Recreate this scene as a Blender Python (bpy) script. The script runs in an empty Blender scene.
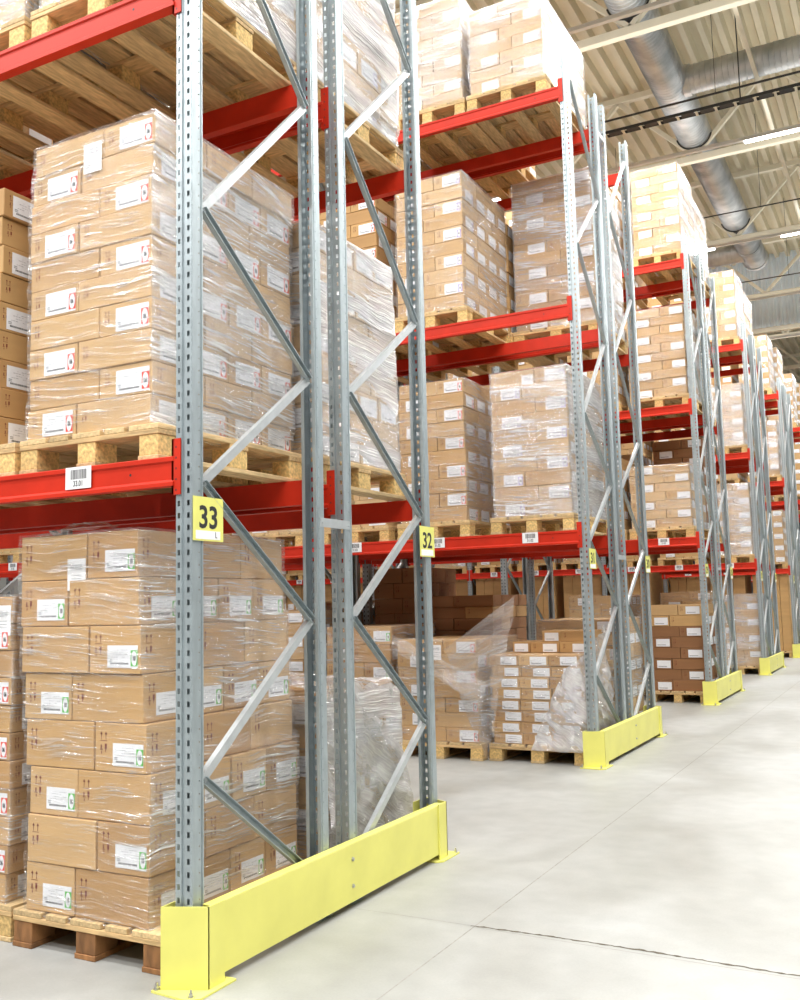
import bpy, bmesh, math, random
from mathutils import Vector, Matrix, noise
from mathutils.bvhtree import BVHTree
sc = bpy.context.scene
COL = sc.collection
rnd = random.Random(7)
PI = math.pi
# ------------------------------------------------------------------ camera
F = 966.74; YAW = .4874; PIT = .1075; ROL = -.0237
CAM = Vector((2.5496, -3.0671, 1.4515)); PITCH = 5.3382
fw = Vector((-math.sin(YAW)*math.cos(PIT), math.cos(YAW)*math.cos(PIT), math.sin(PIT)))
r0 = Vector((math.cos(YAW), math.sin(YAW), 0)); u0 = r0.cross(fw)
rt = r0*math.cos(ROL)+u0*math.sin(ROL); up = -r0*math.sin(ROL)+u0*math.cos(ROL)
cd = bpy.data.cameras.new('camera'); cam = bpy.data.objects.new('camera', cd); COL.objects.link(cam)
cd.sensor_fit = 'HORIZONTAL'; cd.sensor_width = 36; cd.lens = F/800*36; cd.clip_end = 200
cam.matrix_world = Matrix((( rt.x, up.x, -fw.x, CAM.x), (rt.y, up.y, -fw.y, CAM.y), (rt.z, up.z, -fw.z, CAM.z), (0, 0, 0, 1)))
sc.camera = cam

# ------------------------------------------------------------------ materials
def newmat(name):
    m = bpy.data.materials.new(name); m.use_nodes = True
    nt = m.node_tree; b = nt.nodes['Principled BSDF']
    return m, nt, b
def N(nt, t, **kw):
    n = nt.nodes.new(t)
    for k, v in kw.items():
        if k.startswith('i_'): n.inputs[k[2:].replace('_', ' ')].default_value = v
        else: setattr(n, k, v)
    return n
def mat(name, col, rough=.5, metal=0, nscale=None, namt=.15, bump=0, bscale=None, stretch=(1, 1, 1), objrand=0, emit=0):
    m, nt, b = newmat(name)
    b.inputs['Base Color'].default_value = (*col, 1); b.inputs['Roughness'].default_value = rough
    b.inputs['Metallic'].default_value = metal
    if nscale:
        tc = N(nt, 'ShaderNodeTexCoord'); mp = N(nt, 'ShaderNodeMapping'); mp.inputs['Scale'].default_value = stretch
        nt.links.new(tc.outputs['Object'], mp.inputs['Vector'])
        no = N(nt, 'ShaderNodeTexNoise'); no.inputs['Scale'].default_value = nscale; no.inputs['Detail'].default_value = 5
        nt.links.new(mp.outputs[0], no.inputs['Vector'])
        mr = N(nt, 'ShaderNodeMapRange'); mr.inputs['From Min'].default_value = .3; mr.inputs['From Max'].default_value = .7
        mr.inputs['To Min'].default_value = 1-namt; mr.inputs['To Max'].default_value = 1+namt
        nt.links.new(no.outputs['Fac'], mr.inputs['Value'])
        fac = mr.outputs[0]
        if objrand:
            oi = N(nt, 'ShaderNodeObjectInfo'); m2 = N(nt, 'ShaderNodeMapRange')
            m2.inputs['To Min'].default_value = 1-objrand; m2.inputs['To Max'].default_value = 1+objrand
            nt.links.new(oi.outputs['Random'], m2.inputs['Value'])
            mu = N(nt, 'ShaderNodeMath', operation='MULTIPLY'); nt.links.new(fac, mu.inputs[0]); nt.links.new(m2.outputs[0], mu.inputs[1]); fac = mu.outputs[0]
        mx = N(nt, 'ShaderNodeVectorMath', operation='SCALE'); mx.inputs[0].default_value = col
        nt.links.new(fac, mx.inputs['Scale']); nt.links.new(mx.outputs[0], b.inputs['Base Color'])
        if bump:
            bn = N(nt, 'ShaderNodeBump'); bn.inputs['Strength'].default_value = bump; bn.inputs['Distance'].default_value = .01
            nt.links.new(no.outputs['Fac'], bn.inputs['Height']); nt.links.new(bn.outputs[0], b.inputs['Normal'])
    if emit:
        b.inputs['Emission Color'].default_value = (1, .98, .94, 1); b.inputs['Emission Strength'].default_value = emit
    return m
def lin(*c): return tuple(((x/255)/12.92 if x/255 <= .04045 else ((x/255+.055)/1.055)**2.4) for x in c)
M = {}
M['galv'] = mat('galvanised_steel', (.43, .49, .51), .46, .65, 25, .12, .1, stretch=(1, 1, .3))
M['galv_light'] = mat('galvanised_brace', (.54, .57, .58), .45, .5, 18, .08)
M['red'] = mat('red_powder_coat', (.56, .026, .008), .5, 0, 6, .10, .03)
M['red'].node_tree.nodes['Principled BSDF'].inputs['Specular IOR Level'].default_value = .3
M['yellow'] = mat('yellow_paint', (.80, .77, .19), .42, 0, 5, .05, .05)
M['steel'] = mat('bolt_steel', (.6, .6, .58), .3, .9, 30, .1)
M['wood'] = mat('pallet_pine', (.62, .42, .20), .75, 0, 9, .30, .3, stretch=(1, 6, 6), objrand=.15)
M['wood_y'] = mat('pallet_board', (.60, .43, .22), .75, 0, 9, .30, .3, stretch=(6, 1, 6), objrand=.18)
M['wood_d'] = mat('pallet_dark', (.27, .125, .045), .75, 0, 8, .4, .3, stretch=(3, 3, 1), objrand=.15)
M['block'] = mat('pallet_block', (.66, .45, .18), .85, 0, 60, .35, .4, objrand=.15)
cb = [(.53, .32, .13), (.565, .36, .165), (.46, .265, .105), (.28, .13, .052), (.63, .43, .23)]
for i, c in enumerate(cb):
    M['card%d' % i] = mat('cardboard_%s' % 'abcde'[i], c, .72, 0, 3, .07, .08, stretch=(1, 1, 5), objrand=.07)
M['tape'] = mat('packing_tape', (.62, .42, .22), .25, 0, 4, .05)
M['print_red'] = mat('printed_ink', (.16, .022, .012), .7, 0, 90, .2)
M['paper'] = mat('label_paper', (.82, .83, .86), .55, 0, 40, .03)
M['paper_w'] = mat('white_paper', (.86, .86, .87), .5, 0, 40, .02)
M['ink'] = mat('black_ink', (.02, .02, .022), .6, 0, 50, .2)
M['ink_grey'] = mat('grey_ink', (.34, .35, .38), .6, 0, 50, .2)
M['green'] = mat('green_ring', (.10, .48, .08), .5, 0, 40, .05)
M['redring'] = mat('red_ring', (.75, .06, .03), .5, 0, 40, .05)
M['purple'] = mat('violet_ring', (.22, .16, .55), .5, 0, 40, .05)
M['signyellow'] = mat('sign_yellow', (.78, .76, .20), .4, 0, 10, .03)
M['deck'] = mat('roof_sheet', (.66, .60, .44), .5, 0, 1.5, .05)
M['truss'] = mat('truss_paint', (.72, .68, .55), .45, 0, 4, .04)
M['duct'] = None
M['wallsheet'] = mat('wall_sheet', (.74, .83, .90), .4, .0, 2, .06)
M['dark'] = mat('dark_steel', (.035, .035, .035), .5, .2, 10, .1)
M['lampwhite'] = mat('lamp_housing', (.8, .8, .78), .4, 0, 10, .02)
M['tube'] = mat('tube_light', (1, 1, 1), .4, emit=14)
M['blue'] = mat('blue_paint', (.02, .06, .25), .5, 0, 8, .1)
M['farwall'] = mat('far_wall_sheet', (.10, .12, .16), .6, 0, 1, .1)
M['plainwall'] = mat('hall_wall', (.55, .55, .52), .7, 0, 1, .05)

def duct_mat():
    m, nt, b = newmat('spiral_duct_steel')
    b.inputs['Metallic'].default_value = .85; b.inputs['Roughness'].default_value = .42
    tc = N(nt, 'ShaderNodeTexCoord'); no = N(nt, 'ShaderNodeTexNoise'); no.inputs['Scale'].default_value = 3
    nt.links.new(tc.outputs['Object'], no.inputs['Vector'])
    cr = N(nt, 'ShaderNodeValToRGB'); cr.color_ramp.elements[0].color = (.40, .43, .45, 1); cr.color_ramp.elements[1].color = (.62, .64, .65, 1)
    cr.color_ramp.elements[0].position = .35; cr.color_ramp.elements[1].position = .65
    nt.links.new(no.outputs['Fac'], cr.inputs[0]); nt.links.new(cr.outputs[0], b.inputs['Base Color'])
    return m
M['duct'] = duct_mat()

def floor_mat():
    m, nt, b = newmat('concrete_floor')
    tc = N(nt, 'ShaderNodeTexCoord')
    def noi(s, d=6, st=(1, 1, 1), dist=0):
        mp = N(nt, 'ShaderNodeMapping'); mp.inputs['Scale'].default_value = st; nt.links.new(tc.outputs['Object'], mp.inputs['Vector'])
        n = N(nt, 'ShaderNodeTexNoise'); n.inputs['Scale'].default_value = s; n.inputs['Detail'].default_value = d; n.inputs['Distortion'].default_value = dist
        nt.links.new(mp.outputs[0], n.inputs['Vector']); return n.outputs['Fac']
    a = noi(.9, 8, (1, .6, 1), .6); c = noi(6, 8); d = noi(90, 3)
    cr = N(nt, 'ShaderNodeValToRGB'); e = cr.color_ramp.elements
    e[0].position = .33; e[0].color = (.30, .30, .275, 1); e[1].position = .66; e[1].color = (.40, .405, .39, 1)
    nt.links.new(a, cr.inputs[0])
    mr = N(nt, 'ShaderNodeMapRange'); mr.inputs['From Min'].default_value = .3; mr.inputs['From Max'].default_value = .7; mr.inputs['To Min'].default_value = .92; mr.inputs['To Max'].default_value = 1.06
    nt.links.new(c, mr.inputs['Value'])
    m2 = N(nt, 'ShaderNodeMapRange'); m2.inputs['From Min'].default_value = .3; m2.inputs['From Max'].default_value = .7; m2.inputs['To Min'].default_value = .96; m2.inputs['To Max'].default_value = 1.03
    nt.links.new(d, m2.inputs['Value'])
    mu = N(nt, 'ShaderNodeMath', operation='MULTIPLY'); nt.links.new(mr.outputs[0], mu.inputs[0]); nt.links.new(m2.outputs[0], mu.inputs[1])
    vm = N(nt, 'ShaderNodeVectorMath', operation='SCALE'); nt.links.new(cr.outputs[0], vm.inputs[0]); nt.links.new(mu.outputs[0], vm.inputs['Scale'])
    nt.links.new(vm.outputs[0], b.inputs['Base Color'])
    r = N(nt, 'ShaderNodeMapRange'); r.inputs['From Min'].default_value = .3; r.inputs['From Max'].default_value = .7; r.inputs['To Min'].default_value = .38; r.inputs['To Max'].default_value = .6
    nt.links.new(a, r.inputs['Value']); nt.links.new(r.outputs[0], b.inputs['Roughness'])
    bn = N(nt, 'ShaderNodeBump'); bn.inputs['Strength'].default_value = .05; bn.inputs['Distance'].default_value = .01
    nt.links.new(c, bn.inputs['Height']); nt.links.new(bn.outputs[0], b.inputs['Normal'])
    return m
M['floor'] = floor_mat()

def film_mat(name, base, streak, patch, rough=.18, tilt=.05, white=.9):
    """clear stretch film: thin bunched ridges are denser, their bright highlights painted in as white streaks"""
    m, nt, b = newmat(name); nt.nodes.remove(b)
    out = nt.nodes['Material Output']
    uv = N(nt, 'ShaderNodeUVMap'); L = nt.links.new
    sep = N(nt, 'ShaderNodeSeparateXYZ'); L(uv.outputs[0], sep.inputs[0])
    n1 = N(nt, 'ShaderNodeTexNoise'); n1.inputs['Scale'].default_value = 1.7; n1.inputs['Detail'].default_value = 2; L(uv.outputs[0], n1.inputs['Vector'])
    ma = N(nt, 'ShaderNodeMath', operation='MULTIPLY_ADD'); L(n1.outputs['Fac'], ma.inputs[0]); ma.inputs[1].default_value = .11; L(sep.outputs[1], ma.inputs[2])
    mb = N(nt, 'ShaderNodeMath', operation='MULTIPLY_ADD'); L(sep.outputs[0], mb.inputs[0]); mb.inputs[1].default_value = tilt; L(ma.outputs[0], mb.inputs[2])
    def streaks(su, sv, det=3, off=0):
        cu = N(nt, 'ShaderNodeMath', operation='MULTIPLY'); L(sep.outputs[0], cu.inputs[0]); cu.inputs[1].default_value = su
        cv = N(nt, 'ShaderNodeMath', operation='MULTIPLY'); L(mb.outputs[0], cv.inputs[0]); cv.inputs[1].default_value = sv
        co = N(nt, 'ShaderNodeCombineXYZ'); L(cu.outputs[0], co.inputs[0]); L(cv.outputs[0], co.inputs[1]); co.inputs[2].default_value = off
        n = N(nt, 'ShaderNodeTexNoise'); n.inputs['Scale'].default_value = 1; n.inputs['Detail'].default_value = det; n.inputs['Distortion'].default_value = .08
        L(co.outputs[0], n.inputs['Vector']); return n.outputs['Fac']
    def ramp(v, a, c, lo=0, hi=1):
        r = N(nt, 'ShaderNodeMapRange'); r.inputs['From Min'].default_value = a; r.inputs['From Max'].default_value = c
        r.inputs['To Min'].default_value = lo; r.inputs['To Max'].default_value = hi; L(v, r.inputs['Value']); return r.outputs[0]
    s1 = streaks(2.6, 48); s2 = streaks(5, 120, 2, 3.3)
    p = streaks(1.3, 5, 2, 7.7)
    k1 = ramp(s1, .565, .66); k2 = ramp(s2, .585, .66); pm = ramp(p, .38, .64)
    mx = N(nt, 'ShaderNodeMath', operation='MAXIMUM'); L(k1, mx.inputs[0]); L(k2, mx.inputs[1])
    mm = N(nt, 'ShaderNodeMath', operation='MULTIPLY'); L(mx.outputs[0], mm.inputs[0]); L(ramp(pm, 0, 1, .25, 1), mm.inputs[1])
    a1 = N(nt, 'ShaderNodeMath', operation='MULTIPLY_ADD'); L(mm.outputs[0], a1.inputs[0]); a1.inputs[1].default_value = streak; a1.inputs[2].default_value = base
    a2 = N(nt, 'ShaderNodeMath', operation='MULTIPLY_ADD', use_clamp=True); L(pm, a2.inputs[0]); a2.inputs[1].default_value = patch; L(a1.outputs[0], a2.inputs[2])
    bp = N(nt, 'ShaderNodeBump'); bp.inputs['Strength'].default_value = .9; bp.inputs['Distance'].default_value = .012
    sm = N(nt, 'ShaderNodeMath', operation='ADD'); L(s1, sm.inputs[0]); L(s2, sm.inputs[1]); L(sm.outputs[0], bp.inputs['Height'])
    df = N(nt, 'ShaderNodeBsdfDiffuse'); df.inputs['Color'].default_value = (white, white, white, 1); L(bp.outputs[0], df.inputs['Normal'])
    tl = N(nt, 'ShaderNodeBsdfTranslucent'); tl.inputs['Color'].default_value = (white, white, white, 1)
    dm = N(nt, 'ShaderNodeMixShader'); dm.inputs[0].default_value = .35; L(df.outputs[0], dm.inputs[1]); L(tl.outputs[0], dm.inputs[2])
    gl = N(nt, 'ShaderNodeBsdfGlossy'); gl.inputs['Roughness'].default_value = rough; gl.inputs['Color'].default_value = (1, 1, 1, 1); L(bp.outputs[0], gl.inputs['Normal'])
    m1 = N(nt, 'ShaderNodeMixShader'); m1.inputs[0].default_value = .5; L(dm.outputs[0], m1.inputs[1]); L(gl.outputs[0], m1.inputs[2])
    tr = N(nt, 'ShaderNodeBsdfTransparent')
    m3 = N(nt, 'ShaderNodeMixShader'); L(a2.outputs[0], m3.inputs[0]); L(tr.outputs[0], m3.inputs[1]); L(m1.outputs[0], m3.inputs[2])
    L(m3.outputs[0], out.inputs['Surface'])
    return m
M['film'] = film_mat('stretch_film', .05, .60, .07)
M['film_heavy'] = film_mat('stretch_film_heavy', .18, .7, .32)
M['film_mid'] = film_mat('stretch_film_double_lit', .14, .75, .22)  # overlapping film, with aisle light painted in as extra haze
M['film_white'] = film_mat('stretch_film_thick_lit', .40, .6, .30)  # aisle sides only: lamp glare painted in as whiter film
M['torn'] = film_mat('torn_film', .14, .55, .22, .14, .6)
M['crumple'] = film_mat('crumpled_film', .42, .5, .40, .14, .6)

# ------------------------------------------------------------------ mesh helpers
def me_from(name, verts, faces, mats, fm=None, uvs=None, smooth=False):
    me = bpy.data.meshes.new(name); me.from_pydata(verts, [], faces)
    for m in mats: me.materials.append(m)
    if fm: me.polygons.foreach_set('material_index', fm)
    if smooth: me.polygons.foreach_set('use_smooth', [True]*len(faces))
    if uvs:
        ul = me.uv_layers.new(name='UVMap')
        fl = []
        for p in faces:
            for v in p: fl += [uvs[v][0], uvs[v][1]]
        ul.data.foreach_set('uv', fl)
    me.update(); return me
class MB:
    def __init__(s): s.v = []; s.f = []; s.m = []
    def box(s, x0, x1, y0, y1, z0, z1, m=0):
        o = len(s.v)
        s.v += [(x0, y0, z0), (x1, y0, z0), (x1, y1, z0), (x0, y1, z0), (x0, y0, z1), (x1, y0, z1), (x1, y1, z1), (x0, y1, z1)]
        s.f += [tuple(o+i for i in q) for q in ((0, 3, 2, 1), (4, 5, 6, 7), (0, 1, 5, 4), (1, 2, 6, 5), (2, 3, 7, 6), (3, 0, 4, 7))]
        s.m += [m]*6
    def poly(s, pts, m=0):
        o = len(s.v); s.v += [tuple(p) for p in pts]; s.f.append(tuple(range(o, o+len(pts)))); s.m.append(m)
    def prism(s, prof, a, b, m=0, axis='x'):
        o = len(s.v); n = len(prof)
        f = {'x': lambda t, p: (t, p[0], p[1]), 'y': lambda t, p: (p[0], t, p[1]), 'z': lambda t, p: (p[0], p[1], t)}[axis]
        s.v += [f(a, p) for p in prof]+[f(b, p) for p in prof]
        for i in range(n):
            j = (i+1) % n; s.f.append((o+i, o+j, o+n+j, o+n+i)); s.m.append(m)
        s.f += [tuple(o+n-1-i for i in range(n)), tuple(o+n+i for i in range(n))]; s.m += [m, m]
    def bar(s, A, B, w, t, m=0, upv=(0, 0, 1), chan=False):
        A = Vector(A); B = Vector(B); d = (B-A).normalized(); u = Vector(upv); sd = d.cross(u).normalized(); u = sd.cross(d).normalized()
        if chan:   # channel: a web (u wide) with two flanges turned to side sd
            for (s0, s1, t0, t1) in ((-w/2, w/2, 0, .003), (-w/2, -w/2+.003, 0, t), (w/2-.003, w/2, 0, t)):
                s._ob(A, B, u, sd, s0, s1, t0, t1, m)
        else: s._ob(A, B, u, sd, -w/2, w/2, -t/2, t/2, m)
    def _ob(s, A, B, u, sd, s0, s1, t0, t1, m):
        o = len(s.v)
        for P in (A, B):
            for (a, b) in ((s0, t0), (s1, t0), (s1, t1), (s0, t1)): s.v.append(tuple(P+u*a+sd*b))
        s.f += [tuple(o+i for i in q) for q in ((0, 1, 2, 3), (7, 6, 5, 4), (0, 4, 5, 1), (1, 5, 6, 2), (2, 6, 7, 3), (3, 7, 4, 0))]; s.m += [m]*6
    def cyl(s, c, r, a, b, n=12, axis='z', m=0, r2=None):
        r2 = r if r2 is None else r2; o = len(s.v)
        for t, rr in ((a, r), (b, r2)):
            for i in range(n):
                x, y = rr*math.cos(2*PI*i/n), rr*math.sin(2*PI*i/n)
                s.v.append({'z': (c[0]+x, c[1]+y, t), 'x': (t, c[0]+x, c[1]+y), 'y': (c[0]+x, t, c[1]+y)}[axis])
        for i in range(n):
            j = (i+1) % n; s.f.append((o+i, o+j, o+n+j, o+n+i)); s.m.append(m)
        s.f += [tuple(o+n-1-i for i in range(n)), tuple(o+n+i for i in range(n))]; s.m += [m, m]
    def mesh(s, name, mats, smooth=False, fixn=True):
        me = me_from(name, s.v, s.f, mats if isinstance(mats, (list, tuple)) else [mats], s.m, smooth=smooth)
        if fixn:
            bm = bmesh.new(); bm.from_mesh(me); bmesh.ops.recalc_face_normals(bm, faces=bm.faces); bm.to_mesh(me); bm.free()
        return me
def link(name, me, parent=None, loc=(0, 0, 0), rot=None, **props):
    o = bpy.data.objects.new(name, me); COL.objects.link(o); o.location = loc
    if rot: o.rotation_euler = rot
    if parent: o.parent = parent
    for k, v in props.items(): o[k] = v
    return o
def thing(name, label, cat, loc=(0, 0, 0), group=None, me=None):
    o = link(name, me, None, loc, label=label, category=cat)
    if group: o['group'] = group
    return o
def bevel(me, w, seg=1):
    bm = bmesh.new(); bm.from_mesh(me)
    bmesh.ops.bevel(bm, geom=[e for e in bm.edges if e.calc_face_angle(0) > .6], offset=w, segments=seg, affect='EDGES', clamp_overlap=True)
    bm.to_mesh(me); bm.free(); return me
def textmesh(name, s, size, m, ext=.0006, xs=1, bold=0, align='CENTER'):
    c = bpy.data.curves.new(name, 'FONT'); c.body = s; c.size = size; c.extrude = ext; c.offset = bold; c.align_x = align; c.resolution_u = 3
    o = bpy.data.objects.new(name, c); COL.objects.link(o)
    bpy.context.view_layer.update()
    me = bpy.data.meshes.new_from_object(o.evaluated_get(bpy.context.evaluated_depsgraph_get()))
    bpy.data.objects.remove(o); bpy.data.curves.remove(c)
    me.materials.clear(); me.materials.append(m)
    for v in me.vertices: v.co.x *= xs
    return me
def merge_text(mb, s, size, cx, cy, z, m, xs=1, bold=0):
    """adds text polygons (lying in XY at height z) to a mesh builder"""
    me = textmesh('t', s, size, M['ink'], .0004, xs, bold); o = len(mb.v)
    mb.v += [(v.co.x+cx, v.co.y+cy, v.co.z+z) for v in me.vertices]
    for p in me.polygons: mb.f.append(tuple(o+i for i in p.vertices)); mb.m.append(m)
    bpy.data.meshes.remove(me)

# ------------------------------------------------------------------ rack parts
H_POST = 6.64
def post_mesh(name, flip):
    # outline seen from above; third value True = this strip is punched with a hole column
    segs = [((-.064, .026), (-.082, .026), 0), ((-.082, .026), (-.082, -.045), 0), ((-.082, -.045), (-.0735, -.045), 0), ((-.0735, -.045), (-.0605, -.045), 1),
            ((-.0605, -.045), (-.053, -.045), 0), ((-.053, -.045), (-.050, -.038), 0), ((-.050, -.038), (-.040, -.038), 0), ((-.040, -.038), (-.037, -.045), 0),
            ((-.037, -.045), (-.024, -.045), 0), ((-.024, -.045), (-.011, -.045), 1), ((-.011, -.045), (-.003, -.045), 0), ((-.003, -.045), (0, -.041), 0),
            ((0, -.041), (0, -.003), 0), ((0, -.003), (0, .003), 2), ((0, .003), (0, .008), 0), ((0, .008), (-.005, .010), 0), ((-.005, .010), (-.005, .018), 0),
            ((-.005, .018), (0, .020), 0), ((0, .020), (0, .026), 0), ((0, .026), (-.018, .026), 0)]
    v = []; f = []; n = int(H_POST/.05)
    idx = {}
    def vid(p, z):
        k = (round(p[0], 5), round(p[1], 5), round(z, 5))
        if k not in idx: idx[k] = len(v); v.append((k[0], -k[1] if flip else k[1], k[2]))
        return idx[k]
    for (a, b, h) in segs:
        for i in range(n):
            z = i*.05
            zs = [(z, z+.05)] if h == 0 and False else None
            cuts = [0, .014, .022, .028, .036, .05]
            for q in range(5):
                z0, z1 = z+cuts[q], z+cuts[q+1]
                if h == 1 and q in (1, 2, 3): continue
                if h == 2 and q == 2: continue
                f.append((vid(a, z0), vid(b, z0), vid(b, z1), vid(a, z1)))
    if flip: f = [q[::-1] for q in f]
    me = me_from(name, v, f, [M['galv']])
    bm = bmesh.new(); bm.from_mesh(me)
    bmesh.ops.solidify(bm, geom=bm.faces[:], thickness=.0022)
    bm.to_mesh(me); bm.free(); return me
def post_mesh_far(name, flip):
    mb = MB()
    s = -1 if flip else 1
    for (x0, x1, y0, y1) in ((-.082, -.052, -.045, -.042), (-.052, -.038, -.038, -.035), (-.038, 0, -.045, -.042), (-.003, 0, -.042, .026), (-.082, -.079, -.042, .026), (-.018, -.003, .023, .026), (-.079, -.064, .023, .026)):
        mb.box(x0, x1, min(s*y0, s*y1), max(s*y0, s*y1), 0, H_POST)
    for i in range(int(H_POST/.05)):
        for x in (-.067, -.0175):
            y = -.0455*s
            pts = [(x-.0065, y, i*.05+.014), (x+.0065, y, i*.05+.014), (x+.0065, y, i*.05+.036), (x-.0065, y, i*.05+.036)]
            mb.poly(pts, 1)
    return mb.mesh(name, [M['galv'], M['dark']])
POST = {0: post_mesh('upright', False), 1: post_mesh('upright_rear', True)}
POSTF = {0: post_mesh_far('upright_far', False), 1: post_mesh_far('upright_far_rear', True)}
BAY = 2.93
def beam_mesh(name, L, flip):
    s = -1 if flip else 1
    prof = [(-.010, 0), (-.050, 0), (-.054, -.004), (-.054, -.020), (-.047, -.026), (-.047, -.096), (-.060, -.108), (-.060, -.123), (-.010, -.123)]
    mb = MB(); mb.prism([(s*a, b) for a, b in prof], -L, 0)
    for x in (-.24, -L+.24): mb.cyl((x, -.06), .006, (s*-.0475) if s > 0 else .0465, (s*-.0465) if s > 0 else .0475, 8, 'y', 1)
    return mb.mesh(name, [M['red'], M['dark']])
BEAM = {s: beam_mesh('beam', BAY-.09, s) for s in (0, 1)}
def conn_mesh(name, flip, right):
    s = -1 if flip else 1; mb = MB()
    def bx(x0, x1, y0, y1, z0, z1, m=0):
        if not right: x0, x1 = -x1, -x0
        y0, y1 = sorted((s*y0, s*y1)); mb.box(x0, x1, y0, y1, z0, z1, m)
    # right end of a beam; x=0 is the beam end, plate wraps over the upright face
    bx(-.012, .034, -.052, -.047, -.160, .070)
    bx(-.012, -.002, -.052, -.008, -.160, .070)
    for i in range(5):
        bx(.008, .014, -.0525, -.0518, -.145+i*.044, -.137+i*.044, 1)
    return mb.mesh(name, [M['red'], M['dark']])
CONN = {(s, r): conn_mesh('connector', s, r) for s in (0, 1) for r in (0, 1)}
NODES = [.2, .775, 1.385, 1.965, 2.555, 3.135, 3.96, 4.74, 5.45, 6.33]
def brace_mesh(y0, y1, z0, z1, rising):
    mb = MB(); d = .024
    if rising: mb.bar((-.012, y0, z0), (-.012, y1, z1), .037, -.022, upv=(0, -1, 1), chan=True)
    else: mb.bar((-.020, y0, z0), (-.020, y1, z1), .034, .026, upv=(0, 1, 1), chan=True)
    for y, z in ((y0, z0), (y1, z1)): mb.cyl((y, z), .006, -.05, -.004, 8, 'x')
    return mb.mesh('brace', [M['galv_light'] if rising else M['galv']])  # darker steel on falling braces paints in the shade of their open channel
BR = {}
for i in range(len(NODES)-1):
    for mir in (0, 1):
        # mir 0 (front frame): even nodes at rear post ; mir 1: even nodes at front post
        ya, yb = (.835, .035) if not mir else (.035, .835)
        y0, y1 = (ya, yb) if i % 2 == 0 else (yb, ya)
        z0, z1 = NODES[i], NODES[i+1]
        rising = (z1 > z0) == (y1 > y0)
        if y0 > y1: y0, y1, z0, z1 = y1, y0, z1, z0
        BR[(i, mir)] = brace_mesh(y0, y1, z0, z1, z1 > z0)
def levels(k):
    return [2.076, 4.155, 6.26] if k != 2 else [2.285, 4.155, 6.26]
RACKNAME = [('rack thirty-three', 'rack thirty-two'), ('rack thirty-one', 'rack thirty')]+[('%s double rack' % w, '%s double rack' % w) for w in ('third', 'fourth', 'fifth', 'sixth', 'seventh', 'eighth')]
def rname(k, s):
    if k < 2: return RACKNAME[k][s]
    return RACKNAME[k][s]+("'s back" if s else "'s front")

def barcode_mesh(name, txt):
    mb = MB(); mb.box(-.076, .076, -.048, .048, 0, .001)
    r = random.Random(3); x = -.045
    while x < .05:
        w = r.choice((.002, .0035, .005)); mb.box(x, x+w, -.006, .036, .001, .0014, 1); x += w+r.choice((.0025, .004))
    if txt: merge_text(mb, txt, .034, 0, -.036, .0012, 1, .8, .0006)
    return mb.mesh(name, [M['paper_w'], M['ink']], fixn=False)
BC33 = barcode_mesh('barcode_label', '33.01'); BCX = barcode_mesh('barcode_label', '31.02')
def sign_mesh(txt, letter):
    mb = MB(); mb.box(-.095, .095, -.09, .09, 0, .002)
    if txt: merge_text(mb, txt, .128, 0, -.036, .0024, 1, .98, .0028)
    mb.box(-.080, .075, -.083, -.048, .002, .0028, 2)
    if letter: merge_text(mb, letter, .036, .048, -.076, .003, 1, .8, 0)
    return mb.mesh('number_plate', [M['signyellow'], M['ink'], M['paper_w']], fixn=False)
SIGN = {(0, 0): sign_mesh('33', 'L'), (0, 1): sign_mesh('32', ''), (1, 0): sign_mesh('31', ''), (1, 1): sign_mesh('30', '')}
SIGN_BLANK = sign_mesh('29', ''); 
SIGN_T = {2: (sign_mesh('29', ''), sign_mesh('28', '')), 3: (sign_mesh('27', ''), sign_mesh('26', '')), 4: (sign_mesh('25', ''), sign_mesh('24', ''))}
def spacer_mesh():
    mb = MB(); mb.box(-.004, .001, -.28, .0, -.022, .022); mb.box(-.018, -.004, -.25, -.03, .019, .022)
    for y in (-.26, -.015): mb.cyl((y, 0), .007, .001, .004, 8, 'x')
    return mb.mesh('row_spacer', [M['galv_light']])
SPACER = spacer_mesh()
NBAY = {0: 2, 1: 3, 2: 4, 3: 4, 4: 4, 5: 3, 6: 2}
LOOK = ['near', 'near', 'mid', 'far', 'far', 'far', 'far']
occl = MB()   # coarse occluders for the visibility rays
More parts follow.
